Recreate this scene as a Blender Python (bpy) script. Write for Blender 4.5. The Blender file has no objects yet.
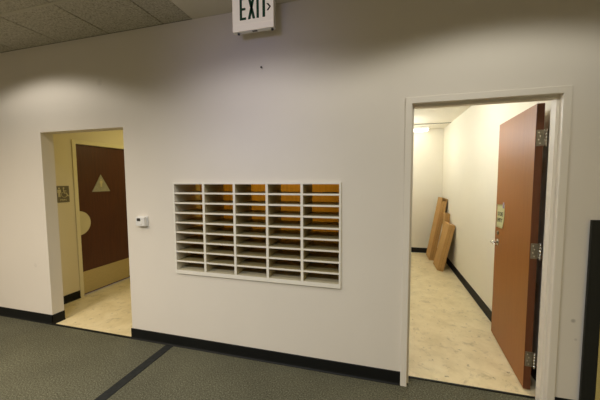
import bpy, bmesh, math
from mathutils import Vector, Matrix
C = bpy.context.scene.collection
PI = math.pi

# ------------------------------------------------------------------ materials
def srgb(r, g, b):
    def f(c):
        c /= 255.0
        return c / 12.92 if c <= 0.04045 else ((c + 0.055) / 1.055) ** 2.4
    return (f(r), f(g), f(b), 1.0)

class NT:
    def __init__(self, name, col, rough=0.5, metal=0.0, spec=0.5):
        self.m = bpy.data.materials.new(name); self.m.use_nodes = True
        self.n = self.m.node_tree.nodes; self.l = self.m.node_tree.links
        self.b = self.n['Principled BSDF']
        self.b.inputs['Base Color'].default_value = col
        self.b.inputs['Roughness'].default_value = rough
        self.b.inputs['Metallic'].default_value = metal
        self.b.inputs['Specular IOR Level'].default_value = spec
        self.tc = None; self.col = col
    def coord(self, scale=(1, 1, 1)):
        if self.tc is None: self.tc = self.n.new('ShaderNodeTexCoord')
        mp = self.n.new('ShaderNodeMapping'); mp.inputs['Scale'].default_value = scale
        self.l.new(self.tc.outputs['Object'], mp.inputs['Vector'])
        return mp.outputs['Vector']
    def noise(self, sc, detail=3, rough=0.5, scale=(1, 1, 1), dist=0.0):
        t = self.n.new('ShaderNodeTexNoise'); t.inputs['Scale'].default_value = sc
        t.inputs['Detail'].default_value = detail; t.inputs['Roughness'].default_value = rough
        t.inputs['Distortion'].default_value = dist
        self.l.new(self.coord(scale), t.inputs['Vector'])
        return t.outputs['Fac']
    def ramp(self, fac, stops):
        r = self.n.new('ShaderNodeValToRGB'); e = r.color_ramp.elements
        e[0].position, e[0].color = stops[0]; e[1].position, e[1].color = stops[-1]
        for p, c in stops[1:-1]:
            k = e.new(p); k.color = c
        self.l.new(fac, r.inputs['Fac'])
        return r.outputs['Color']
    def mix(self, fac, a, b, mode='MIX'):
        m = self.n.new('ShaderNodeMix'); m.data_type = 'RGBA'; m.blend_type = mode
        for sock, v in ((m.inputs[0], fac), (m.inputs[6], a), (m.inputs[7], b)):
            if isinstance(v, (int, float, tuple)): sock.default_value = v
            else: self.l.new(v, sock)
        return m.outputs[2]
    def color(self, c): self.l.new(c, self.b.inputs['Base Color'])
    def bump(self, fac, strength=0.2, dist=0.002):
        b = self.n.new('ShaderNodeBump'); b.inputs['Strength'].default_value = strength
        b.inputs['Distance'].default_value = dist
        self.l.new(fac, b.inputs['Height']); self.l.new(b.outputs['Normal'], self.b.inputs['Normal'])

def vary(nt, sc, amt, detail=4, scale=(1, 1, 1)):
    c = nt.col
    lo = tuple(max(0, x * (1 - amt)) for x in c[:3]) + (1,)
    hi = tuple(min(1, x * (1 + amt)) for x in c[:3]) + (1,)
    nt.color(nt.ramp(nt.noise(sc, detail, scale=scale), [(0.3, lo), (0.7, hi)]))
    return nt

def m_paint(name, col, rough=0.6, spots=()):
    t = NT(name, col, rough, spec=0.3)
    lo = tuple(x * 0.965 for x in col[:3]) + (1,)
    c = t.ramp(t.noise(1.3, 5, 0.6), [(0.3, lo), (0.65, col)])
    for (x, y, z, r, k) in spots:                      # scuffs on the paint
        d = t.n.new('ShaderNodeVectorMath'); d.operation = 'DISTANCE'
        t.l.new(t.coord(), d.inputs[0]); d.inputs[1].default_value = (x, y, z)
        f = t.ramp(d.outputs['Value'], [(r * 0.4, (k, k, k, 1)), (r, (0, 0, 0, 1))])
        c = t.mix(f, c, (0.16, 0.13, 0.10, 1))
    t.color(c); t.bump(t.noise(160, 2), 0.06, 0.001)
    return t.m

def m_carpet():
    t = NT('carpet', srgb(104, 100, 78), 1.0, spec=0.05)
    g = t.mix(0.45, t.ramp(t.noise(95, 3, 0.75), [(0.3, (0, 0, 0, 1)), (0.7, (1, 1, 1, 1))]), t.ramp(t.noise(170, 2, 0.7), [(0.3, (0, 0, 0, 1)), (0.7, (1, 1, 1, 1))]))
    a = t.ramp(g, [(0.12, srgb(56, 54, 43)), (0.5, srgb(96, 94, 77)), (0.88, srgb(140, 137, 115))])
    b = t.ramp(t.noise(1.6, 4), [(0.3, (0.8, 0.8, 0.8, 1)), (0.7, (1.08, 1.08, 1.06, 1))])
    t.color(t.mix(1.0, a, b, 'MULTIPLY')); t.bump(t.noise(120, 3, 0.7), 0.7, 0.006)
    return t.m

def m_vinyl():
    t = NT('vinyl_tile', srgb(214, 197, 158), 0.32, spec=0.45)
    a = t.ramp(t.noise(5, 8, 0.65), [(0.3, srgb(214, 196, 150)), (0.55, srgb(231, 214, 172)), (0.8, srgb(240, 226, 190))])
    s = t.ramp(t.noise(9, 9, 0.75, dist=0.6), [(0.55, (0, 0, 0, 1)), (0.72, (0.7, 0.7, 0.7, 1))])
    a = t.mix(s, a, srgb(140, 122, 84))
    k = t.ramp(t.noise(17, 3, 0.65), [(0.64, (0, 0, 0, 1)), (0.74, (0.8, 0.8, 0.8, 1))])
    a = t.mix(k, a, srgb(112, 98, 72))
    t.color(a)
    return t.m

def m_tile():
    t = NT('acoustic_tile', srgb(196, 192, 178), 0.95, spec=0.1)
    a = t.ramp(t.noise(70, 5, 0.75), [(0.33, srgb(128, 122, 106)), (0.5, srgb(188, 183, 168)), (0.7, srgb(212, 208, 196))])
    t.color(a); t.bump(t.noise(90, 4, 0.7), 0.8, 0.006)
    return t.m

def m_wood(name, dark, light, rough=0.35, axis='z', sc=1.0, spec=0.5):
    t = NT(name, light, rough, spec=spec)
    s = {'z': (14 * sc, 14 * sc, 0.9 * sc), 'x': (0.9 * sc, 14 * sc, 14 * sc), 'y': (14 * sc, 0.9 * sc, 14 * sc)}[axis]
    a = t.ramp(t.noise(3.0, 6, 0.6, scale=s, dist=0.5), [(0.25, dark), (0.75, light)])
    t.color(a)
    return t.m

def m_emit(name, col, e):
    t = NT(name, col, 0.5)
    t.b.inputs['Emission Color'].default_value = col; t.b.inputs['Emission Strength'].default_value = e
    return t.m

WALL = srgb(230, 222, 208)
M = dict(
    wall=m_paint('wall_paint', WALL, 0.62, [(1.171, 0, 0.62, 0.016, 0.45), (1.19, 0, 0.50, 0.010, 0.25), (-3.55, 0, 0.62, 0.03, 0.10), (-2.55, 0, 2.43, 0.04, 0.12)]),
    closet=m_paint('closet_paint', srgb(236, 229, 210), 0.6),
    corridor=m_paint('corridor_paint', srgb(224, 213, 182), 0.6),
    frame=vary(NT('frame_enamel', srgb(232, 224, 209), 0.5), 2, 0.008).m,
    cframe=vary(NT('corridor_frame_enamel', srgb(224, 214, 176), 0.42), 3, 0.03).m,
    ceil=m_paint('ceiling_paint', srgb(214, 208, 192), 0.8),
    tile=m_tile(), carpet=m_carpet(), vinyl=m_vinyl(),
    grid=vary(NT('grid_bar', srgb(180, 175, 156), 0.5), 8, 0.04).m,
    reveal=vary(NT('grid_reveal', srgb(120, 116, 98), 0.7), 8, 0.05).m,
    rubber=vary(NT('black_rubber', srgb(17, 18, 16), 0.6, spec=0.25), 6, 0.15).m,
    strip=vary(NT('strip_rubber', srgb(44, 45, 43), 0.9, spec=0.1), 30, 0.15).m,
    sorter=vary(NT('white_laminate', srgb(236, 230, 216), 0.45), 4, 0.03).m,
    divtaupe=vary(NT('divider_taupe', srgb(196, 186, 156), 0.55, spec=0.25), 4, 0.04).m,
    taupe=vary(NT('shelf_taupe', srgb(152, 138, 98), 0.55, spec=0.25), 4, 0.04).m,  # inner faces of the unit, darker than its front
    ochre=m_wood('ochre_wood', srgb(176, 124, 28), srgb(206, 150, 40), 0.7),
    door=m_wood('red_brown_veneer', srgb(146, 87, 22), srgb(156, 95, 27), 0.42, spec=0.3),
    dooredge=m_wood('veneer_edge', srgb(92, 50, 24), srgb(110, 62, 30), 0.5),
    mahogany=m_wood('dark_mahogany', srgb(66, 30, 18), srgb(84, 42, 24), 0.4),
    steel=vary(NT('brushed_steel', srgb(160, 155, 138), 0.32, 1.0), 40, 0.1, scale=(1, 1, 8)).m,
    chrome=vary(NT('satin_chrome', srgb(206, 202, 194), 0.2, 1.0), 30, 0.05).m,
    screw=vary(NT('bright_screw', srgb(232, 230, 222), 0.25, 1.0), 30, 0.05).m,
    kick=vary(NT('kick_metal', srgb(196, 182, 140), 0.42, 0.7), 30, 0.06, scale=(1, 1, 8)).m,
    push=vary(NT('push_plastic', srgb(206, 196, 156), 0.5), 10, 0.03).m,
    signgrey=vary(NT('sign_grey', srgb(112, 104, 84), 0.5), 12, 0.05).m,
    trigrey=vary(NT('triangle_grey', srgb(158, 155, 140), 0.5), 25, 0.1).m,
    signlight=vary(NT('sign_light', srgb(200, 190, 152), 0.5), 20, 0.03).m,
    plastic=vary(NT('white_plastic', srgb(230, 227, 220), 0.4), 8, 0.02).m,
    lens=vary(NT('smoky_lens', srgb(96, 92, 76), 0.25), 20, 0.05).m,
    green=vary(NT('green_letter', srgb(18, 78, 52), 0.5), 15, 0.06).m,
    darkgreen=vary(NT('dark_chevron', srgb(26, 44, 36), 0.5), 15, 0.06).m,
    dark=vary(NT('dark_plastic', srgb(58, 54, 48), 0.35), 15, 0.1).m,
    card=vary(NT('cardboard', srgb(190, 150, 94), 0.85, spec=0.15), 6, 0.07, 6).m,
    cardin=vary(NT('cardboard_inside', srgb(110, 78, 42), 0.9, spec=0.1), 10, 0.1).m,
    cardtape=vary(NT('parcel_tape', srgb(176, 130, 72), 0.3), 10, 0.05).m,
    paper=vary(NT('yellow_paper', srgb(255, 252, 196), 0.8, spec=0.1), 12, 0.04).m,
    ink=vary(NT('note_ink', srgb(96, 92, 50), 0.7), 12, 0.05).m,
    tape=vary(NT('lilac_tape', srgb(168, 150, 178), 0.4), 12, 0.05).m,
    pblack=vary(NT('partition_black', srgb(26, 27, 22), 0.6), 20, 0.12).m,
    pfabric=vary(NT('partition_fabric', srgb(196, 178, 112), 0.95, spec=0.1), 220, 0.18).m,
    signface=m_emit('lit_sign_face', srgb(232, 220, 206), 0.33),
    tube=m_emit('lit_diffuser', (1.0, 0.95, 0.82, 1), 4.0),
)

# ------------------------------------------------------------------ mesh helpers
def bm_new(): return bmesh.new()

def bx(bm, x0, x1, y0, y1, z0, z1, bev=0.0, M4=None, mi=0):
    t = bmesh.new()
    r = bmesh.ops.create_cube(t, size=1.0)
    bmesh.ops.scale(t, vec=(x1 - x0, y1 - y0, z1 - z0), verts=t.verts)
    bmesh.ops.translate(t, vec=((x0 + x1) / 2, (y0 + y1) / 2, (z0 + z1) / 2), verts=t.verts)
    if bev: bmesh.ops.bevel(t, geom=t.edges[:], offset=bev, segments=2, profile=0.5, affect='EDGES')
    merge(bm, t, M4, mi)

def merge(bm, t, M4=None, mi=0):
    if M4 is not None: bmesh.ops.transform(t, matrix=M4, verts=t.verts)
    vm = {v: bm.verts.new(v.co) for v in t.verts}
    for f in t.faces:
        nf = bm.faces.new([vm[v] for v in f.verts]); nf.material_index = mi; nf.smooth = f.smooth
    t.free()

def prism(bm, pts, y0, y1, M4=None, mi=0):
    """pts: outline in (x,z), extruded y0..y1"""
    t = bmesh.new()
    a = [t.verts.new((p[0], y0, p[1])) for p in pts]; b = [t.verts.new((p[0], y1, p[1])) for p in pts]
    n = len(pts)
    t.faces.new(a); t.faces.new(b[::-1])
    for i in range(n): t.faces.new((a[i], b[i], b[(i + 1) % n], a[(i + 1) % n])[::-1])
    bmesh.ops.recalc_face_normals(t, faces=t.faces)
    merge(bm, t, M4, mi)

def cyl(bm, p0, p1, r0, r1=None, seg=20, mi=0, M4=None):
    p0, p1 = Vector(p0), Vector(p1); d = p1 - p0
    t = bmesh.new()
    bmesh.ops.create_cone(t, cap_ends=True, segments=seg, radius1=r0, radius2=r0 if r1 is None else r1, depth=d.length)
    for f in t.faces: f.smooth = len(f.verts) == 4
    q = Vector((0, 0, 1)).rotation_difference(d.normalized()).to_matrix().to_4x4()
    bmesh.ops.transform(t, matrix=Matrix.Translation((p0 + p1) / 2) @ q, verts=t.verts)
    merge(bm, t, M4, mi)

def tube(bm, pts, r, seg=12, M4=None):
    t = bmesh.new(); pts = [Vector(p) for p in pts]; rings = []
    for i, p in enumerate(pts):
        d = (pts[min(i + 1, len(pts) - 1)] - pts[max(i - 1, 0)]).normalized()
        u = d.cross(Vector((0, 0, 1)) if abs(d.z) < 0.9 else Vector((1, 0, 0))).normalized(); v = d.cross(u)
        rr = r[i] if isinstance(r, (list, tuple)) else r
        rings.append([t.verts.new(p + rr * (math.cos(2 * PI * k / seg) * u + math.sin(2 * PI * k / seg) * v)) for k in range(seg)])
    for a, b in zip(rings, rings[1:]):
        for k in range(seg):
            f = t.faces.new((a[k], a[(k + 1) % seg], b[(k + 1) % seg], b[k])); f.smooth = True
    t.faces.new(rings[0]); t.faces.new(rings[-1][::-1])
    bmesh.ops.recalc_face_normals(t, faces=t.faces)
    merge(bm, t, M4)

def obj(name, bm, mats, parent=None):
    me = bpy.data.meshes.new(name); bm.normal_update(); bm.to_mesh(me); bm.free()
    for m in (mats if isinstance(mats, (list, tuple)) else [mats]): me.materials.append(m)
    o = bpy.data.objects.new(name, me); C.objects.link(o)
    if parent is not None: o.parent = parent
    return o

def tag(o, label=None, cat=None, group=None, kind=None):
    if label: o['label'] = label
    if cat: o['category'] = cat
    if group: o['group'] = group
    if kind: o['kind'] = kind
    return o

def thing(name, label, cat, loc=(0, 0, 0), group=None, kind=None):
    o = bpy.data.objects.new(name, None); C.objects.link(o); o.location = loc; o.empty_display_size = 0.1
    return tag(o, label, cat, group, kind)

def box_obj(name, dims, mat, parent=None, bev=0.0):
    bm = bm_new(); bx(bm, *dims, bev=bev); return obj(name, bm, mat, parent)

def struct(name, bm, mat, label, cat): return tag(obj(name, bm, mat), label, cat, kind='structure')

def text_bm(bm, s, size, M4, depth=0.001):
    cu = bpy.data.curves.new('letters', 'FONT'); cu.body = s; cu.size = size; cu.extrude = depth; cu.align_x = 'CENTER'; cu.align_y = 'CENTER'
    o = bpy.data.objects.new('letters', cu); C.objects.link(o)
    me = bpy.data.meshes.new_from_object(o.evaluated_get(bpy.context.evaluated_depsgraph_get()))
    t = bmesh.new(); t.from_mesh(me)
    bpy.data.objects.remove(o); bpy.data.curves.remove(cu); bpy.data.meshes.remove(me)
    merge(bm, t, M4)

# ------------------------------------------------------------------ dimensions (metres); photographed wall is y = 0
CEIL = 2.846; WT = 0.12
OL, OR, OT = -3.351, -2.304, 2.008                       # passage opening
FL, FR, FT = 0.143, 1.093, 2.079                         # store-room door frame, outer
IL, IR, IT = FL + 0.045, FR - 0.045, FT - 0.045
SL, SR, SB, ST = -1.774, -0.298, 0.689, 1.500            # pigeonhole unit
CX = -3.764                                              # corridor left wall
KX = 1.140                                               # store-room right wall
KB = 4.22; KC = 2.50                                     # store-room back wall, ceiling

# ------------------------------------------------------------------ walls
def wall_with_holes(x0, x1, z0, z1, y0, y1, holes):
    xs = sorted({x0, x1, *[v for h in holes for v in h[:2]]}); zs = sorted({z0, z1, *[v for h in holes for v in h[2:]]})
    xs = [v for v in xs if x0 <= v <= x1]; zs = [v for v in zs if z0 <= v <= z1]
    def solid(i, j):
        if not (0 <= i < len(xs) - 1 and 0 <= j < len(zs) - 1): return False
        cx, cz = (xs[i] + xs[i + 1]) / 2, (zs[j] + zs[j + 1]) / 2
        return not any(h[0] < cx < h[1] and h[2] < cz < h[3] for h in holes)
    bm = bmesh.new(); vd = {}
    def V(i, j, k):
        if (i, j, k) not in vd: vd[i, j, k] = bm.verts.new((xs[i], (y0, y1)[k], zs[j]))
        return vd[i, j, k]
    for i in range(len(xs) - 1):
        for j in range(len(zs) - 1):
            if not solid(i, j): continue
            bm.faces.new((V(i, j, 0), V(i + 1, j, 0), V(i + 1, j + 1, 0), V(i, j + 1, 0)))
            bm.faces.new((V(i, j + 1, 1), V(i + 1, j + 1, 1), V(i + 1, j, 1), V(i, j, 1)))
            if not solid(i - 1, j): bm.faces.new((V(i, j, 0), V(i, j + 1, 0), V(i, j + 1, 1), V(i, j, 1)))
            if not solid(i + 1, j): bm.faces.new((V(i + 1, j, 1), V(i + 1, j + 1, 1), V(i + 1, j + 1, 0), V(i + 1, j, 0)))
            if not solid(i, j - 1): bm.faces.new((V(i, j, 1), V(i + 1, j, 1), V(i + 1, j, 0), V(i, j, 0)))
            if not solid(i, j + 1): bm.faces.new((V(i, j + 1, 0), V(i + 1, j + 1, 0), V(i + 1, j + 1, 1), V(i, j + 1, 1)))
    bmesh.ops.recalc_face_normals(bm, faces=bm.faces)
    return bm

RX0, RX1, RY = -6.4, 3.6, -5.6
struct('wall_front', wall_with_holes(RX0, RX1, 0, CEIL, 0, WT, [(OL, OR, 0, OT), (FL, FR, 0, FT), (SL, SR, SB, ST)]), M['wall'],
       'off-white painted wall holding the pigeonhole unit, passage opening and store-room doorway', 'wall')
def wbox(name, dims, mat, label, cat='wall'):
    bm = bm_new(); bx(bm, *dims); return struct(name, bm, mat, label, cat)
# the office itself (off-camera sides close the room)
wbox('wall_left', (RX0 - 0.12, RX0, RY, 0, 0, CEIL), M['wall'], 'far end wall of the carpeted office, beyond the passage opening')
wbox('wall_right', (RX1, RX1 + 0.12, RY, 0, 0, CEIL), M['wall'], 'end wall of the carpeted office, beyond the low partition')
bm = wall_with_holes(RX0, RX1, 0, CEIL, RY - 0.12, RY, [(-2.1, -0.5, 0.9, 2.3)])  # opening added behind the cool patch light, out of view
struct('wall_rear', bm, M['wall'], 'office wall opposite the pigeonholes, with an added unseen opening', 'wall')
# passage to the restroom
wbox('wall_passage_left', (CX - 0.1, CX, WT, 0.611, 0, 2.5), M['corridor'], 'yellowish passage wall carrying the grey wheelchair plaque')
bm = bm_new(); bx(bm, CX - 0.1, CX, 0.611, 1.62, 2.03, 2.5); bx(bm, CX - 0.1, CX, 1.62, 2.5, 0, 2.5)
struct('wall_passage_far', bm, M['corridor'], 'yellowish passage wall above and past the dark restroom door', 'wall')
wbox('wall_passage_right', (-2.26, -2.21, WT, 2.5, 0, 2.5), M['corridor'], 'passage wall opposite the dark restroom door')
wbox('wall_passage_end', (CX - 0.1, -2.21, 2.5, 2.6, 0, 2.5), M['corridor'], 'wall closing the end of the restroom passage')
# store room
wbox('wall_storeroom_right', (KX, KX + 0.1, WT, KB, 0, KC), M['closet'], 'cream store-room wall that the cartons lean against')
wbox('wall_storeroom_back', (-0.05, KX + 0.1, KB, KB + 0.1, 0, KC), M['closet'], 'cream wall at the far end of the store room')
wbox('wall_storeroom_left', (-0.05, 0.0, WT, KB, 0, KC), M['closet'], 'store-room wall on the pigeonhole side')
# mail room behind the pigeonholes
wbox('wall_mailroom_back', (-2.21, -0.05, 1.02, 1.08, 0, 2.5), M['ochre'], 'ochre wood panelling glimpsed through the open pigeonholes')

# ------------------------------------------------------------------ floors
bm = bm_new(); bx(bm, RX0, RX1, RY, 0, -0.06, 0); bx(bm, FL + 0.045, FR - 0.045, 0, 0.103, -0.06, 0)
struct('floor', bm, M['carpet'], 'dark olive-grey office carpet in front of the wall', 'floor')
bm = bm_new(); bx(bm, CX - 0.1, -2.21, WT, 2.5, -0.06, 0); bx(bm, OL, OR, 0.0, WT, -0.06, 0)
struct('floor_passage', bm, M['vinyl'], 'cream vinyl floor of the restroom passage', 'floor')
bm = bm_new(); bx(bm, -0.05, KX + 0.1, WT, KB, -0.06, 0); bx(bm, FL + 0.045, FR - 0.045, 0.103, WT, -0.06, 0)
struct('floor_storeroom', bm, M['vinyl'], 'scuffed cream vinyl floor of the store room', 'floor')
wbox('floor_mailroom', (-2.21, -0.05, WT, 1.02, -0.06, 0), M['vinyl'], 'floor of the room behind the pigeonholes', 'floor')
wbox('trim_passage', (OL + 0.012, OR - 0.012, -0.016, 0.008, 0.0, 0.005), M['rubber'], 'black reducer strip where carpet meets the passage vinyl', 'threshold')
wbox('trim_storeroom', (IL - 0.002, IR + 0.002, 0.094, 0.112, 0.0, 0.005), M['rubber'], 'black reducer strip where carpet meets the store-room vinyl', 'threshold')

# ------------------------------------------------------------------ ceilings
CS = -1.535                                             # tiles end here, smooth panel begins
wbox('ceiling', (CS, RX1 + 0.12, RY - 0.12, WT, CEIL, CEIL + 0.08), M['ceil'], 'smooth plain ceiling above the exit sign', 'ceiling')
bm = bm_new()
bx(bm, RX0 - 0.12, CS, RY - 0.12, WT, CEIL + 0.02, CEIL + 0.08); bx(bm, RX0 - 0.12, CS, -0.001, WT, CEIL, CEIL + 0.02)
xg = [CS, -1.815] + [-1.815 - 0.594 * k for k in range(1, 9)]
xg = [x for x in xg if x > RX0] + [RX0]
yg = [0.0, -0.482] + [-0.482 - 1.2 * k for k in range(1, 5)]
yg = [y for y in yg if y > RY] + [RY]
tc = obj('ceiling_tiles', bm, M['reveal']); tag(tc, 'grid of speckled acoustic tiles over the passage end', 'ceiling', kind='structure')
bt = bm_new(); bg = bm_new()
for xa, xb in zip(xg, xg[1:]):
    for ya, yb in zip(yg, yg[1:]):
        bx(bt, xb + 0.005, xa - 0.005, yb + 0.010, ya - (0.010 if ya < 0 else 0.006), CEIL, CEIL + 0.022, bev=0.002)
for y in yg[1:-1]: bx(bg, RX0, CS, y - 0.013, y + 0.013, CEIL - 0.002, CEIL + 0.02)
o = obj('acoustic_tiles', bt, M['tile'], tc); obj('grid_bars', bg, M['grid'], tc)
wbox('ceiling_passage', (CX - 0.1, -2.21, WT, 2.6, 2.5, 2.56), M['corridor'], 'ceiling of the restroom passage', 'ceiling')
bm = bm_new(); bx(bm, -0.05, KX + 0.1, WT, 3.558, KC, KC + 0.06); bx(bm, -0.05, KX + 0.1, 3.574, KB + 0.1, KC, KC + 0.06)
bx(bm, -0.05, KX + 0.1, 3.558, 3.574, KC - 0.010, KC + 0.06, mi=1)
struct('ceiling_storeroom', bm, [M['closet'], M['reveal']], 'cream store-room ceiling with a seam before the light', 'ceiling')
wbox('ceiling_mailroom', (-2.21, -0.05, WT, 1.08, 2.5, 2.56), M['ceil'], 'ceiling of the room behind the pigeonholes', 'ceiling')

# ------------------------------------------------------------------ baseboards (black rubber cove base)
BH, BT = 0.100, 0.008
def cove(bm, p0, p1, nrm):
    """base run from p0 to p1 on the floor, thickness towards nrm"""
    p0, p1, n = Vector((*p0, 0)), Vector((*p1, 0)), Vector((*nrm, 0))
    prof = [(0, 0), (0.016, 0), (0.015, 0.004), (0.010, 0.010), (BT, 0.020), (BT, BH - 0.003), (BT - 0.003, BH), (0, BH)]
    a = [bm.verts.new(p0 + n * u + Vector((0, 0, w))) for u, w in prof]
    b = [bm.verts.new(p1 + n * u + Vector((0, 0, w))) for u, w in prof]
    for i in range(len(prof)):
        j = (i + 1) % len(prof); bm.faces.new((a[i], a[j], b[j], b[i]))
    bm.faces.new(a[::-1]); bm.faces.new(b)
    bmesh.ops.recalc_face_normals(bm, faces=bm.faces)
def base(name, runs, label):
    bm = bm_new()
    for r in runs: cove(bm, *r)
    struct(name, bm, M['rubber'], label, 'baseboard')
base('baseboard_left', [((RX0, 0), (OL + BT, 0), (0, -1)), ((OL, -BT), (OL, WT), (1, 0))], 'black cove baseboard wrapping the corner into the passage opening')
base('baseboard_middle', [((OR - BT, 0), (FL, 0), (0, -1)), ((OR, -BT), (OR, WT), (-1, 0))], 'long black cove baseboard under the pigeonhole unit')
base('baseboard_right', [((FR, 0), (RX1, 0), (0, -1))], 'black cove baseboard between the store-room frame and the low partition')
base('baseboard_passage', [((CX, WT), (CX, 0.611), (1, 0))], 'short black baseboard beneath the wheelchair plaque')
base('baseboard_storeroom', [((KX, WT + 0.02), (KX, KB), (-1, 0))], 'black baseboard running behind the leaning cartons')
base('baseboard_storeroom_back', [((0, KB), (KX, KB), (0, -1))], 'black baseboard along the far store-room wall')

# ------------------------------------------------------------------ door frames
def sweep_frame(bm, l, r, t, prof, tf):
    loops = []
    for u, d in prof:
        loops.append([bm.verts.new(tf(*p, d)) for p in ((l + u, 0), (l + u, t - u), (r - u, t - u), (r - u, 0))])
    n = len(loops)
    for i in range(n):
        a, b = loops[i], loops[(i + 1) % n]
        for k in range(3): bm.faces.new((a[k], a[k + 1], b[k + 1], b[k]))
    bm.faces.new([l[0] for l in loops]); bm.faces.new([l[3] for l in loops][::-1])
    bmesh.ops.recalc_face_normals(bm, faces=bm.faces)
prof = [(-0.045, 0.0), (-0.045, -0.010), (-0.042, -0.013), (-0.003, -0.013), (0, -0.010), (0, 0.030), (0.016, 0.030), (0.016, 0.092), (-0.008, 0.092), (-0.008, 0.138), (-0.045, 0.138)]
bm = bm_new(); sweep_frame(bm, IL, IR, IT, prof, lambda x, z, d: (x, d, z))
struct('trim_door_frame', bm, M['frame'], 'white painted steel frame around the store-room doorway', 'door frame')

# ------------------------------------------------------------------ store-room door (door_1)
PIN = Vector((IR - 0.0015, 0.160, 0))
DW, DT = 0.852, 0.045
d1 = thing('door_1', 'red-brown wooden door standing open into the store room', 'door', PIN, kind='structure')
# local frame: x along door from hinge edge to free edge, y from the inner face (0, towards wall) to the outer face (-DT)
ang = math.radians(90 - 4.2)
d1.rotation_euler = (0, 0, ang)
# local +x = into the room; local +y = -X world (visible face at y = +)
yi, yo = 0.011, 0.011 + DT
x0, x1 = 0.012, 0.012 + DW
bm = bm_new(); bx(bm, x0, x1, yi, yo, 0.012, 2.022, bev=0.0015)
for f in bm.faces:
    if abs(f.normal.x) > 0.7 or abs(f.calc_center_median().x - x0) < 0.002: f.material_index = 1
leaf = obj('leaf', bm, [M['door'], M['dooredge']], d1)
for zc in (1.792, 1.016, 0.236):
    bm = bm_new()
    bx(bm, x0 - 0.0025, x0 + 0.0005, yi - 0.004, yi + 0.040, zc - 0.054, zc + 0.054, bev=0.0008)   # leaf on the door edge
    h = obj('hinge', bm, M['steel'], d1)
    bm = bm_new()
    for k in range(5):
        cyl(bm, (0, 0, zc - 0.054 + k * 0.0216 + 0.0006), (0, 0, zc - 0.054 + (k + 1) * 0.0216 - 0.0006), 0.0085, seg=16)
    cyl(bm, (0, 0, zc + 0.054), (0, 0, zc + 0.059), 0.0075, 0.005, seg=16); cyl(bm, (0, 0, zc - 0.059), (0, 0, zc - 0.054), 0.005, 0.0075, seg=16)
    bx(bm, -0.001, 0.0115, 0.0, 0.0055, zc - 0.054, zc + 0.054)
    obj('knuckle', bm, M['chrome'], h)
    for dz, dy in ((0.036, 0.028), (0.012, 0.020), (-0.012, 0.028), (-0.036, 0.020)):
        bm = bm_new(); cyl(bm, (x0 - 0.004, yi + dy, zc + dz), (x0 - 0.002, yi + dy, zc + dz), 0.0045, seg=12)
        obj('screw', bm, M['screw'], h)
# lever set
lx, lz = x1 - 0.105, 0.925
bm = bm_new(); cyl(bm, (lx, yo, lz), (lx, yo + 0.008, lz), 0.032, 0.030, seg=28)
ros = obj('lever_handle', bm, M['chrome'], d1)
bm = bm_new(); cyl(bm, (lx, yo + 0.008, lz), (lx, yo + 0.05, lz), 0.011, seg=16)
tube(bm, [(lx + 0.012, yo + 0.05, lz), (lx, yo + 0.052, lz), (lx - 0.04, yo + 0.055, lz + 0.003), (lx - 0.09, yo + 0.055, lz + 0.001), (lx - 0.135, yo + 0.05, lz - 0.004)], [0.010, 0.012, 0.010, 0.009, 0.008], 14)
obj('lever', bm, M['chrome'], ros)
bm = bm_new(); cyl(bm, (lx + 0.005, yo, 1.012), (lx + 0.005, yo + 0.010, 1.012), 0.020, 0.017, seg=24); bx(bm, lx + 0.003, lx + 0.007, yo + 0.010, yo + 0.012, 1.003, 1.021)
obj('lock_cylinder', bm, M['steel'], d1)
bm = bm_new(); bx(bm, x1 - 0.0005, x1 + 0.002, yi + 0.008, yi + 0.036, lz - 0.06, lz + 0.06, bev=0.0008)
lp = obj('latch_plate', bm, M['steel'], d1)
bm = bm_new(); prism(bm, [(x1 + 0.001, lz - 0.014), (x1 + 0.012, lz - 0.014), (x1 + 0.012, lz + 0.014), (x1 + 0.001, lz + 0.014)], yi + 0.014, yi + 0.030); obj('latch_bolt', bm, M['chrome'], lp)
# jamb half of the hinges stays with the frame
for zc in (1.792, 1.016, 0.236):
    bm = bm_new(); bx(bm, IR + 0.0055, IR + 0.0082, 0.096, 0.1385, zc - 0.054, zc + 0.054, bev=0.0008)
    o = obj('hinge_plate', bm, M['steel'], bpy.data.objects['trim_door_frame'])

# yellow note taped to the door
def doorpt(x, y, z): return Matrix.Translation(PIN) @ Matrix.Rotation(ang, 4, 'Z') @ Vector((x, y, z))
bm = bm_new(); NX, NZ = 10, 10; W_, H_ = 0.225, 0.215
for s in (0.0, 0.0006):
    pass
grid = {}
for i in range(NX + 1):
    for j in range(NZ + 1):
        u, v = i / NX, j / NZ
        curl = 0.018 * max(0, (1 - v) - 0.25) ** 2 * (0.5 + u) + 0.0012
        grid[i, j] = (W_ * (0.5 - u), curl, H_ * (v - 0.5))
def gy(u, v): return 0.018 * max(0, (1 - v) - 0.25) ** 2 * (0.5 + u) + 0.0012
vv = {k: bm.verts.new(p) for k, p in grid.items()}
for i in range(NX):
    for j in range(NZ): bm.faces.new((vv[i, j], vv[i + 1, j], vv[i + 1, j + 1], vv[i, j + 1])).smooth = True
r = bmesh.ops.solidify(bm, geom=bm.faces[:], thickness=0.0006)
note = tag(obj('note', bm, M['paper']), 'yellow paper note taped on the open door above its lever', 'note')
note.matrix_world = Matrix.Translation(doorpt(x1 - 0.155, yo, 1.175)) @ Matrix.Rotation(ang, 4, 'Z') @ Matrix.Rotation(math.radians(3), 4, 'Y')
bm = bm_new()
Rt = Matrix.Rotation(PI, 4, 'Z') @ Matrix.Rotation(PI / 2, 4, 'X')
text_bm(bm, 'STORE', 0.052, Matrix.Translation((0, 0.0042, 0.018)) @ Rt, 0.0006)
obj('lettering', bm, M['ink'], note); bm = bm_new()
text_bm(bm, 'EMPTY', 0.050, Matrix.Translation((0, 0.0075, -0.038)) @ Rt, 0.0006)
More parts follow.
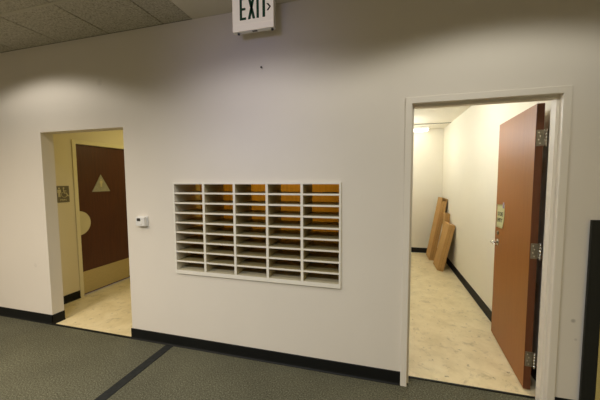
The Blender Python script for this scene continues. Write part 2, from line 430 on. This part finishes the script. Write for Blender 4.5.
obj('lettering', bm, M['ink'], note)
bm = bm_new(); bx(bm, -0.105, -0.062, 0.0018, 0.0030, 0.075, 0.127, bev=0.0005); obj('tape', bm, M['tape'], note)

# ------------------------------------------------------------------ restroom door (door_2) in the passage
DY0, DY1 = 0.662, 1.570; XF = CX - 0.022                     # leaf front face
d2 = thing('door_2', 'dark mahogany restroom door with a metal kick plate, closed in the passage', 'door', (CX, DY0, 0), kind='structure')
def loc(bm, o):                                             # world-built mesh parented to a moved thing
    bmesh.ops.translate(bm, vec=(-o.location.x, -o.location.y, -o.location.z), verts=bm.verts)
bm = bm_new()
prof2 = [(-0.05, 0.0), (-0.05, -0.008), (-0.047, -0.011), (-0.003, -0.011), (0, -0.008), (0, 0.018), (0, 0.10), (-0.05, 0.10)]
sweep_frame(bm, DY0, DY1, 1.985, prof2, lambda x, z, d: (CX - d, x, z)); loc(bm, d2)
obj('door_frame', bm, M['cframe'], d2)
bm = bm_new(); bx(bm, XF - 0.045, XF, DY0 + 0.003, DY1 - 0.003, 0.012, 1.982, bev=0.0015); loc(bm, d2); obj('leaf', bm, M['mahogany'], d2)
bm = bm_new(); bx(bm, XF, XF + 0.002, DY0 + 0.006, DY1 - 0.008, 0.022, 0.318, bev=0.0007); loc(bm, d2); tag(obj('kick_plate', bm, M['kick'], d2), 'brushed metal kick plate')
bm = bm_new(); R = 0.158; n = 40
pts = [(math.sin(PI * k / n) * R, 0.965 - math.cos(PI * k / n) * R) for k in range(n + 1)]
prism(bm, pts, 0, 0.004, Matrix(((0, 1, 0, XF), (1, 0, 0, DY0 + 0.004), (0, 0, 1, 0), (0, 0, 0, 1)))); bmesh.ops.recalc_face_normals(bm, faces=bm.faces)
loc(bm, d2); tag(obj('push_plate', bm, M['push'], d2), 'pale half-round push plate')
# triangular restroom sign
def on_wall_x(x, y, z): return Matrix(((0, 1, 0, x), (1, 0, 0, y), (0, 0, 1, z), (0, 0, 0, 1)))   # local (x,z) -> (y,z), thickness +x
tri = thing('triangle_sign', 'grey triangular restroom sign with a small figure on the dark door', 'sign', (XF, 1.005, 1.365))
bm = bm_new(); prism(bm, [(-0.137, 0), (0.137, 0), (0, 0.236)], 0, 0.006, on_wall_x(0, 0, 0)); bmesh.ops.recalc_face_normals(bm, faces=bm.faces); obj('plate', bm, M['trigrey'], tri)
def figure(bm, cx, cz, h, Mx, y0, y1):
    r = h * 0.085
    prism(bm, [(cx + r * math.cos(2 * PI * k / 20), cz + h - r + r * math.sin(2 * PI * k / 20)) for k in range(20)], y0, y1, Mx)
    s = h
    prism(bm, [(cx - .17 * s, cz + .78 * s), (cx + .17 * s, cz + .78 * s), (cx + .19 * s, cz + .44 * s), (cx + .13 * s, cz + .44 * s), (cx + .11 * s, cz + .68 * s), (cx + .10 * s, cz), (cx + .02 * s, cz), (cx, cz + .40 * s),
               (cx - .02 * s, cz), (cx - .10 * s, cz), (cx - .11 * s, cz + .68 * s), (cx - .13 * s, cz + .44 * s), (cx - .19 * s, cz + .44 * s)], y0, y1, Mx)
bm = bm_new(); figure(bm, 0, 0.062, 0.115, on_wall_x(0, 0, 0), 0.006, 0.0075); bmesh.ops.recalc_face_normals(bm, faces=bm.faces); obj('pictogram', bm, M['signlight'], tri)
# accessibility plaque
acc = thing('accessible_sign', 'square grey plaque with wheelchair symbol on the yellowish passage wall', 'sign', (CX, 0.474, 1.255))
bm = bm_new(); bx(bm, 0, 0.006, -0.074, 0.074, 0, 0.2, bev=0.0015); obj('plate', bm, M['signgrey'], acc)
bm = bm_new(); X4 = on_wall_x(0, 0, 0)
figure(bm, -0.044, 0.066, 0.115, X4, 0.006, 0.0075)
def stroke(bm, pts, w, y0, y1, X4):
    for (a, b) in zip(pts, pts[1:]):
        a, b = Vector(a), Vector(b); d = (b - a).normalized(); nn = Vector((-d.y, d.x)) * w / 2; e = d * w * 0.3
        prism(bm, [tuple(a - e + nn), tuple(b + e + nn), tuple(b + e - nn), tuple(a - e - nn)], y0, y1, X4)
prism(bm, [(0.008 + 0.010 * math.cos(2 * PI * k / 16), 0.172 + 0.010 * math.sin(2 * PI * k / 16)) for k in range(16)], 0.006, 0.0075, X4)
stroke(bm, [(0.006, 0.156), (0.012, 0.112), (0.040, 0.110), (0.052, 0.076), (0.064, 0.080)], 0.011, 0.006, 0.0075, X4)
stroke(bm, [(0.010, 0.138), (0.036, 0.138)], 0.009, 0.006, 0.0075, X4)
stroke(bm, [(0.014 + 0.034 * math.cos(t), 0.094 + 0.034 * math.sin(t)) for t in [math.radians(130 + 20 * k) for k in range(11)]], 0.010, 0.006, 0.0075, X4)
bmesh.ops.recalc_face_normals(bm, faces=bm.faces); obj('pictogram', bm, M['signlight'], acc)
bm = bm_new(); text_bm(bm, 'MEN', 0.036, Matrix.Translation((0.0068, 0, 0.028)) @ Matrix.Rotation(PI / 2, 4, 'Z') @ Matrix.Rotation(PI / 2, 4, 'X'), 0.0007)
obj('lettering', bm, M['signlight'], acc)

# ------------------------------------------------------------------ pigeonhole unit
ps = thing('pigeonhole_unit', 'white mail pigeonhole unit of five open columns set in the wall', 'mail sorter', ((SL + SR) / 2, 0.0, SB))
YF, YB = -0.016, 0.30
bm = bm_new()
prof_s = 0.014
bx(bm, SL, SL + 0.014, YF, YB, SB, ST); bx(bm, SR - 0.014, SR, YF, YB, SB, ST)
bx(bm, SL + 0.014, SR - 0.014, YF, YB, ST - 0.016, ST); bx(bm, SL + 0.014, SR - 0.014, YF, YB, SB, SB + 0.034)
loc(bm, ps)
for f in bm.faces:                                          # white on the front faces, darker taupe on the inner faces
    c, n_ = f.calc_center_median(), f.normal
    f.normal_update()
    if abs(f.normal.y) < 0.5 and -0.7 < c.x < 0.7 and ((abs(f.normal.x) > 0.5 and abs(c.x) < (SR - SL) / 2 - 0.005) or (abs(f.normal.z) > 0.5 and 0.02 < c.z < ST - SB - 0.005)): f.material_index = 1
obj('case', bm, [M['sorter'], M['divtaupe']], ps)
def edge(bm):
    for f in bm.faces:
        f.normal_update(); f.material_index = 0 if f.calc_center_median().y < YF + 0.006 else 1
cw = (SR - SL - 0.028) / 5
for k in range(1, 5):
    x = SL + 0.014 + k * cw
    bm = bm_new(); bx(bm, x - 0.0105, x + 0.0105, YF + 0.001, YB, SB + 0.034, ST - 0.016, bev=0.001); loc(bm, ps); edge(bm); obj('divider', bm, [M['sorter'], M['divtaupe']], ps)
zlo, zhi = SB + 0.034, ST - 0.016; rh = (zhi - zlo + 0.0145) / 9
for c in range(5):
    xa = SL + 0.014 + c * cw + (0.0105 if c else 0); xb = SL + 0.014 + (c + 1) * cw - (0.0105 if c < 4 else 0)
    for r_ in range(1, 9):
        z = zlo + r_ * rh - 0.0145
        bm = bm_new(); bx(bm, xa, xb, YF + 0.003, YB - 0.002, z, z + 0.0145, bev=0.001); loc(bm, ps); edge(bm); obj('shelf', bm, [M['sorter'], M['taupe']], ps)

# ------------------------------------------------------------------ exit sign
EX0, EX1, EZ0, EZ1, EY, EB = -1.081, -0.761, 2.604, 2.842, -0.165, -0.118
ex = thing('exit_sign', 'white exit sign with green letters hung from the ceiling before the wall', 'exit sign', ((EX0 + EX1) / 2, -0.14, CEIL))
bm = bm_new(); bx(bm, EX0, EX1, EY + 0.006, EB, EZ0, EZ1, bev=0.003); bx(bm, -1.02, -0.82, EY + 0.003, EB + 0.02, EZ1, CEIL); loc(bm, ex); obj('housing', bm, M['plastic'], ex)
bm = bm_new(); bx(bm, EX0 + 0.001, EX1 - 0.001, EY, EY + 0.006, EZ0 + 0.042, EZ1); loc(bm, ex); obj('face_panel', bm, M['signface'], ex)
bm = bm_new(); bx(bm, EX0 + 0.001, EX1 - 0.001, EY, EY + 0.006, EZ0 + 0.001, EZ0 + 0.0412); loc(bm, ex); obj('lower_panel', bm, M['signface'], ex)
LB, LT, y0, y1 = 2.678, 2.834, EY - 0.0015, EY + 0.001
def letter(polys, name, mat):
    bm = bm_new()
    for p in polys: prism(bm, p, y0, y1)
    loc(bm, ex); obj(name, bm, mat, ex)
def rect(a, b, c, d): return [(a, c), (b, c), (b, d), (a, d)]
sw = 0.0185; bw = 0.0165; mid = 2.753
a, b = -1.021, -0.971
letter([[(a, LB), (b, LB), (b, LB + bw), (a + sw, LB + bw), (a + sw, mid - bw / 2), (b - .004, mid - bw / 2), (b - .004, mid + bw / 2), (a + sw, mid + bw / 2), (a + sw, LT - bw), (b, LT - bw), (b, LT), (a, LT)]], 'letter', M['green'])
a, b = -0.957, -0.899; w = sw * 1.08
letter([[(a, LB), (a + w, LB), (b, LT), (b - w, LT)], [(b - w, LB), (b, LB), (a + w, LT), (a, LT)]], 'letter', M['green'])
letter([rect(-0.889, -0.889 + sw, LB, LT)], 'letter', M['green'])
letter([[(-0.843, LB), (-0.843 + sw + .002, LB), (-0.843 + sw + .002, LT - bw), (-0.812, LT - bw), (-0.812, LT), (-0.863, LT), (-0.863, LT - bw), (-0.843, LT - bw)]], 'letter', M['green'])
c0, c1, cz = -0.812, -0.778, 2.742; k = 0.024; th = 0.0135
letter([[(c0, cz - k), (c0 + th, cz - k), (c1, cz), (c0 + th, cz + k), (c0, cz + k), (c1 - th, cz)]], 'chevron', M['darkgreen'])
for x in (EX0 + 0.034, EX1 - 0.020):
    bm = bm_new(); cyl(bm, (x, -0.135, EZ0 - 0.010), (x, -0.135, EZ0 + 0.001), 0.009, seg=14); loc(bm, ex); obj('latch', bm, M['dark'], ex)
bm = bm_new(); bx(bm, -0.935, -0.895, -0.150, -0.130, EZ0 - 0.0012, EZ0 + 0.001); loc(bm, ex); obj('test_lens', bm, M['lens'], ex)

# ------------------------------------------------------------------ thermostat
th_ = thing('thermostat', 'small white thermostat between the passage opening and the pigeonholes', 'thermostat', (-2.120, 0, 1.097))
bm = bm_new(); bx(bm, -0.056, 0.056, -0.008, 0.003, 0, 0.095, bev=0.002); obj('back_plate', bm, M['plastic'], th_)
bm = bm_new(); bx(bm, -0.049, 0.049, -0.040, -0.006, 0.004, 0.091, bev=0.006); obj('cover', bm, M['plastic'], th_)
bm = bm_new(); bx(bm, -0.034, 0.004, -0.0415, -0.039, 0.052, 0.078, bev=0.0008); obj('display', bm, M['dark'], th_)
bm = bm_new(); bx(bm, -0.006, 0.018, -0.043, -0.039, 0.022, 0.030, bev=0.001); obj('slider', bm, M['plastic'], th_)

# nail left in the wall
bm = bm_new(); cyl(bm, (-0.922, 0.003, 2.391), (-0.922, -0.014, 2.392), 0.0035, seg=10); cyl(bm, (-0.922, -0.014, 2.392), (-0.922, -0.017, 2.392), 0.008, seg=14)
tag(obj('nail', bm, M['dark']), 'small dark nail in the wall below the exit sign', 'nail')

# carpet strip
bm = bm_new(); bx(bm, -1.908, -1.828, -4.2, -0.017, 0.0, 0.004, bev=0.001)
tag(obj('floor_strip', bm, M['strip']), 'dark flat strip crossing the carpet from the baseboard', 'floor strip')

# ------------------------------------------------------------------ cartons
def carton(label, px, py, t, w, h, lean, open_top=False):
    o = thing('cardboard_box', label, 'cardboard box', (px, py, 0.0), group='flat cartons leaning in the store room')
    A = Matrix.Rotation(math.radians(lean), 4, 'Y')           # tips the top towards the wall about the lower wall-side edge
    bm = bm_new()
    if open_top:
        s = 0.004
        bx(bm, -t, -t + s, 0, w, 0, h, M4=A); bx(bm, -s, 0, 0, w, 0, h, M4=A)
        bx(bm, -t + s, -s, 0, s, 0, h - 0.05, M4=A); bx(bm, -t + s, -s, w - s, w, 0, h, M4=A); bx(bm, -t + s, -s, s, w - s, 0, s, M4=A)
        bx(bm, -t + s, -s, s, w - s, h - 0.16, h - 0.155, M4=A, mi=1)
        obj('body', bm, [M['card'], M['cardin']], o)
        bm = bm_new(); bx(bm, -t + 0.004, -0.035, 0.10, w - 0.004, h - 0.004, h, M4=A); obj('flap', bm, M['card'], o)
    else:
        bx(bm, -t, 0, 0, w, 0, h, bev=0.001, M4=A); obj('body', bm, M['card'], o)
        bm = bm_new(); bx(bm, -t / 2 - 0.024, -t / 2 + 0.024, 0.01, w - 0.01, h - 0.001, h + 0.0012, M4=A); obj('tape', bm, M['cardtape'], o)
    bm = bm_new(); bx(bm, -t * 0.5 - 0.001, -t * 0.5 + 0.001, -0.0012, 0.0008, 0.01, h - 0.06, M4=A); obj('seam', bm, M['cardin'], o)
    return o
carton('tallest cardboard carton with an open end, leaning nearest the far store-room wall', 0.935, 3.62, 0.092, 0.40, 1.165, 9.7, True)
carton('shorter cardboard carton leaning in front, nearest the store-room door', 0.970, 2.97, 0.094, 0.40, 0.775, 12.0)
carton('mostly hidden cardboard carton standing between the two leaning ones', 1.096, 3.40, 0.075, 0.19, 0.905, 2.4)

# ------------------------------------------------------------------ store-room ceiling light
cl = thing('ceiling_light', 'lit fluorescent fixture on the store-room ceiling near its far wall', 'ceiling light', (0.33, 4.0, KC))
bm = bm_new(); bx(bm, -0.5, 0.5, -0.11, 0.11, -0.03, 0.0, bev=0.004); obj('housing', bm, M['plastic'], cl)
bm = bm_new(); bx(bm, -0.49, 0.49, -0.10, 0.10, -0.065, -0.03, bev=0.01); obj('diffuser', bm, M['tube'], cl)

# ------------------------------------------------------------------ low partition at the edge
pt = thing('office_partition', 'low black-trimmed fabric partition standing against the wall past the doorway', 'partition', (1.21, -0.06, 0), kind='thing')
bm = bm_new(); bx(bm, 1.214, 1.289, -0.036, -0.018, 0.0, 1.268, bev=0.003); loc(bm, pt); obj('post', bm, M['pblack'], pt)
bm = bm_new(); bx(bm, 1.289, 2.40, -0.033, -0.020, 0.10, 1.235, bev=0.006); loc(bm, pt); obj('fabric_panel', bm, M['pfabric'], pt)
bm = bm_new(); bx(bm, 1.289, 2.40, -0.035, -0.018, 1.235, 1.268, bev=0.003); loc(bm, pt); obj('top_cap', bm, M['pblack'], pt)
bm = bm_new(); bx(bm, 1.289, 2.40, -0.034, -0.020, 0.0, 0.10, bev=0.002); loc(bm, pt); obj('kick_rail', bm, M['pblack'], pt)
bm = bm_new(); bx(bm, 2.40, 2.476, -0.036, -0.018, 0.0, 1.268, bev=0.003); loc(bm, pt); obj('post', bm, M['pblack'], pt)

# ------------------------------------------------------------------ lights
def spot(name, loc_, power, col, half, blend=0.25, size=0.10, aim=(0, 0, -1)):
    l = bpy.data.lights.new(name, 'SPOT'); l.energy = power; l.color = col; l.spot_size = 2 * math.radians(half); l.spot_blend = blend; l.shadow_soft_size = size
    o = bpy.data.objects.new(name, l); C.objects.link(o); o.location = loc_
    o.rotation_euler = Vector(aim).to_track_quat('-Z', 'Y').to_euler(); return o
def area(name, loc_, sx, sy, power, col, aim=(0, 0, -1), spread=180):
    l = bpy.data.lights.new(name, 'AREA'); l.shape = 'RECTANGLE'; l.size = sx; l.size_y = sy; l.energy = power; l.color = col; l.spread = math.radians(spread)
    o = bpy.data.objects.new(name, l); C.objects.link(o); o.location = loc_
    o.rotation_euler = Vector(aim).to_track_quat('-Z', 'Y').to_euler(); return o
def point(name, loc_, power, col, size=0.1):
    l = bpy.data.lights.new(name, 'POINT'); l.energy = power; l.color = col; l.shadow_soft_size = size
    o = bpy.data.objects.new(name, l); C.objects.link(o); o.location = loc_; return o
LIGHTS = [
    ('S1', 'spot', 'downlight_passage_end', (-3.22, -0.85, CEIL - 0.01), dict(half=74.5, blend=0.25)),
    ('S2', 'spot', 'downlight_sign', (-0.85, -1.20, CEIL - 0.01), dict(half=78, blend=0.35)),
    ('S3', 'spot', 'downlight_doorway', (0.66, -1.00, CEIL - 0.01), dict(half=74.5, blend=0.25)),
    ('R1', 'area', 'ceiling_lamp', (-3.4, -2.6, CEIL - 0.02), dict(sx=1.2, sy=0.6, spread=150)),
    ('R2', 'area', 'ceiling_lamp', (-1.1, -2.9, CEIL - 0.02), dict(sx=1.2, sy=0.6, spread=150)),
    ('R3', 'area', 'ceiling_lamp', (1.2, -2.9, CEIL - 0.02), dict(sx=1.2, sy=0.6, spread=150)),
    ('W', 'area', 'cool_patch_light', (-1.05, RY + 0.02, 1.65), dict(sx=1.0, sy=1.2, aim=(0, 1, 0.085), spread=14)),  # added unseen light that throws the bluish patch on the front wall
    ('C1', 'point', 'storeroom_lamp', (0.15, 1.30, KC - 0.30), dict(size=0.16)),
    ('C2', 'point', 'storeroom_lamp_far', (0.15, 3.25, KC - 0.34), dict(size=0.16)),
    ('P', 'area', 'passage_lamp', (-2.85, 1.5, 2.49), dict(sx=0.5, sy=0.5)),
    ('M', 'area', 'mailroom_lamp', (-1.1, 0.50, 2.42), dict(sx=1.6, sy=0.2, aim=(0, 0.42, -1), spread=90)),
]
POWER = dict(S1=(48, 45.5, 42), S2=(50, 48.5, 47), S3=(49, 48, 44), R1=(104, 90, 72), R2=(45, 51, 60), R3=(22, 16, 4), W=(0.34, 0.34, 0.64), C1=(19.5, 20.6, 21.8), C2=(14, 14.8, 15.8), P=(8.7, 7.7, 3.7), M=(4.4, 3.4, 0.9))
for key, typ, nm, lc, kw in LIGHTS:
    #SOLO
    p = POWER[key]; mx = max(p)
    if mx <= 0: continue
    {'spot': spot, 'area': area, 'point': point}[typ](nm, lc, power=mx, col=tuple(c / mx for c in p), **kw)
w = bpy.data.worlds.new('World'); bpy.context.scene.world = w; w.use_nodes = True
w.node_tree.nodes['Background'].inputs['Color'].default_value = (0.7, 0.8, 1.0, 1); w.node_tree.nodes['Background'].inputs['Strength'].default_value = 0.4

# ------------------------------------------------------------------ camera
f_, yaw, pitch, roll, dist, hgt = 294.339, -0.274286, 0.0712508, -0.00534608, 2.200535, 1.523903
cy, sy, cp, sp = math.cos(yaw), math.sin(yaw), math.cos(pitch), math.sin(pitch)
F = Vector((sy * cp, cy * cp, -sp)); R0 = Vector((cy, -sy, 0)); U0 = R0.cross(F)
Rv = math.cos(roll) * R0 + math.sin(roll) * U0; Uv = -math.sin(roll) * R0 + math.cos(roll) * U0
cam = bpy.data.cameras.new('camera'); co = bpy.data.objects.new('camera', cam); C.objects.link(co)
cam.sensor_width = 36; cam.sensor_fit = 'HORIZONTAL'; cam.lens = f_ / 600 * 36; cam.clip_start = 0.02
co.matrix_world = Matrix(((Rv.x, Uv.x, -F.x, 0), (Rv.y, Uv.y, -F.y, -dist), (Rv.z, Uv.z, -F.z, hgt), (0, 0, 0, 1)))
sc = bpy.context.scene; sc.camera = co
vs = sc.view_settings
vs.view_transform = 'Standard'; vs.look = 'None'; vs.exposure = 0.0; vs.gamma = 1.0; vs.use_curve_mapping = False
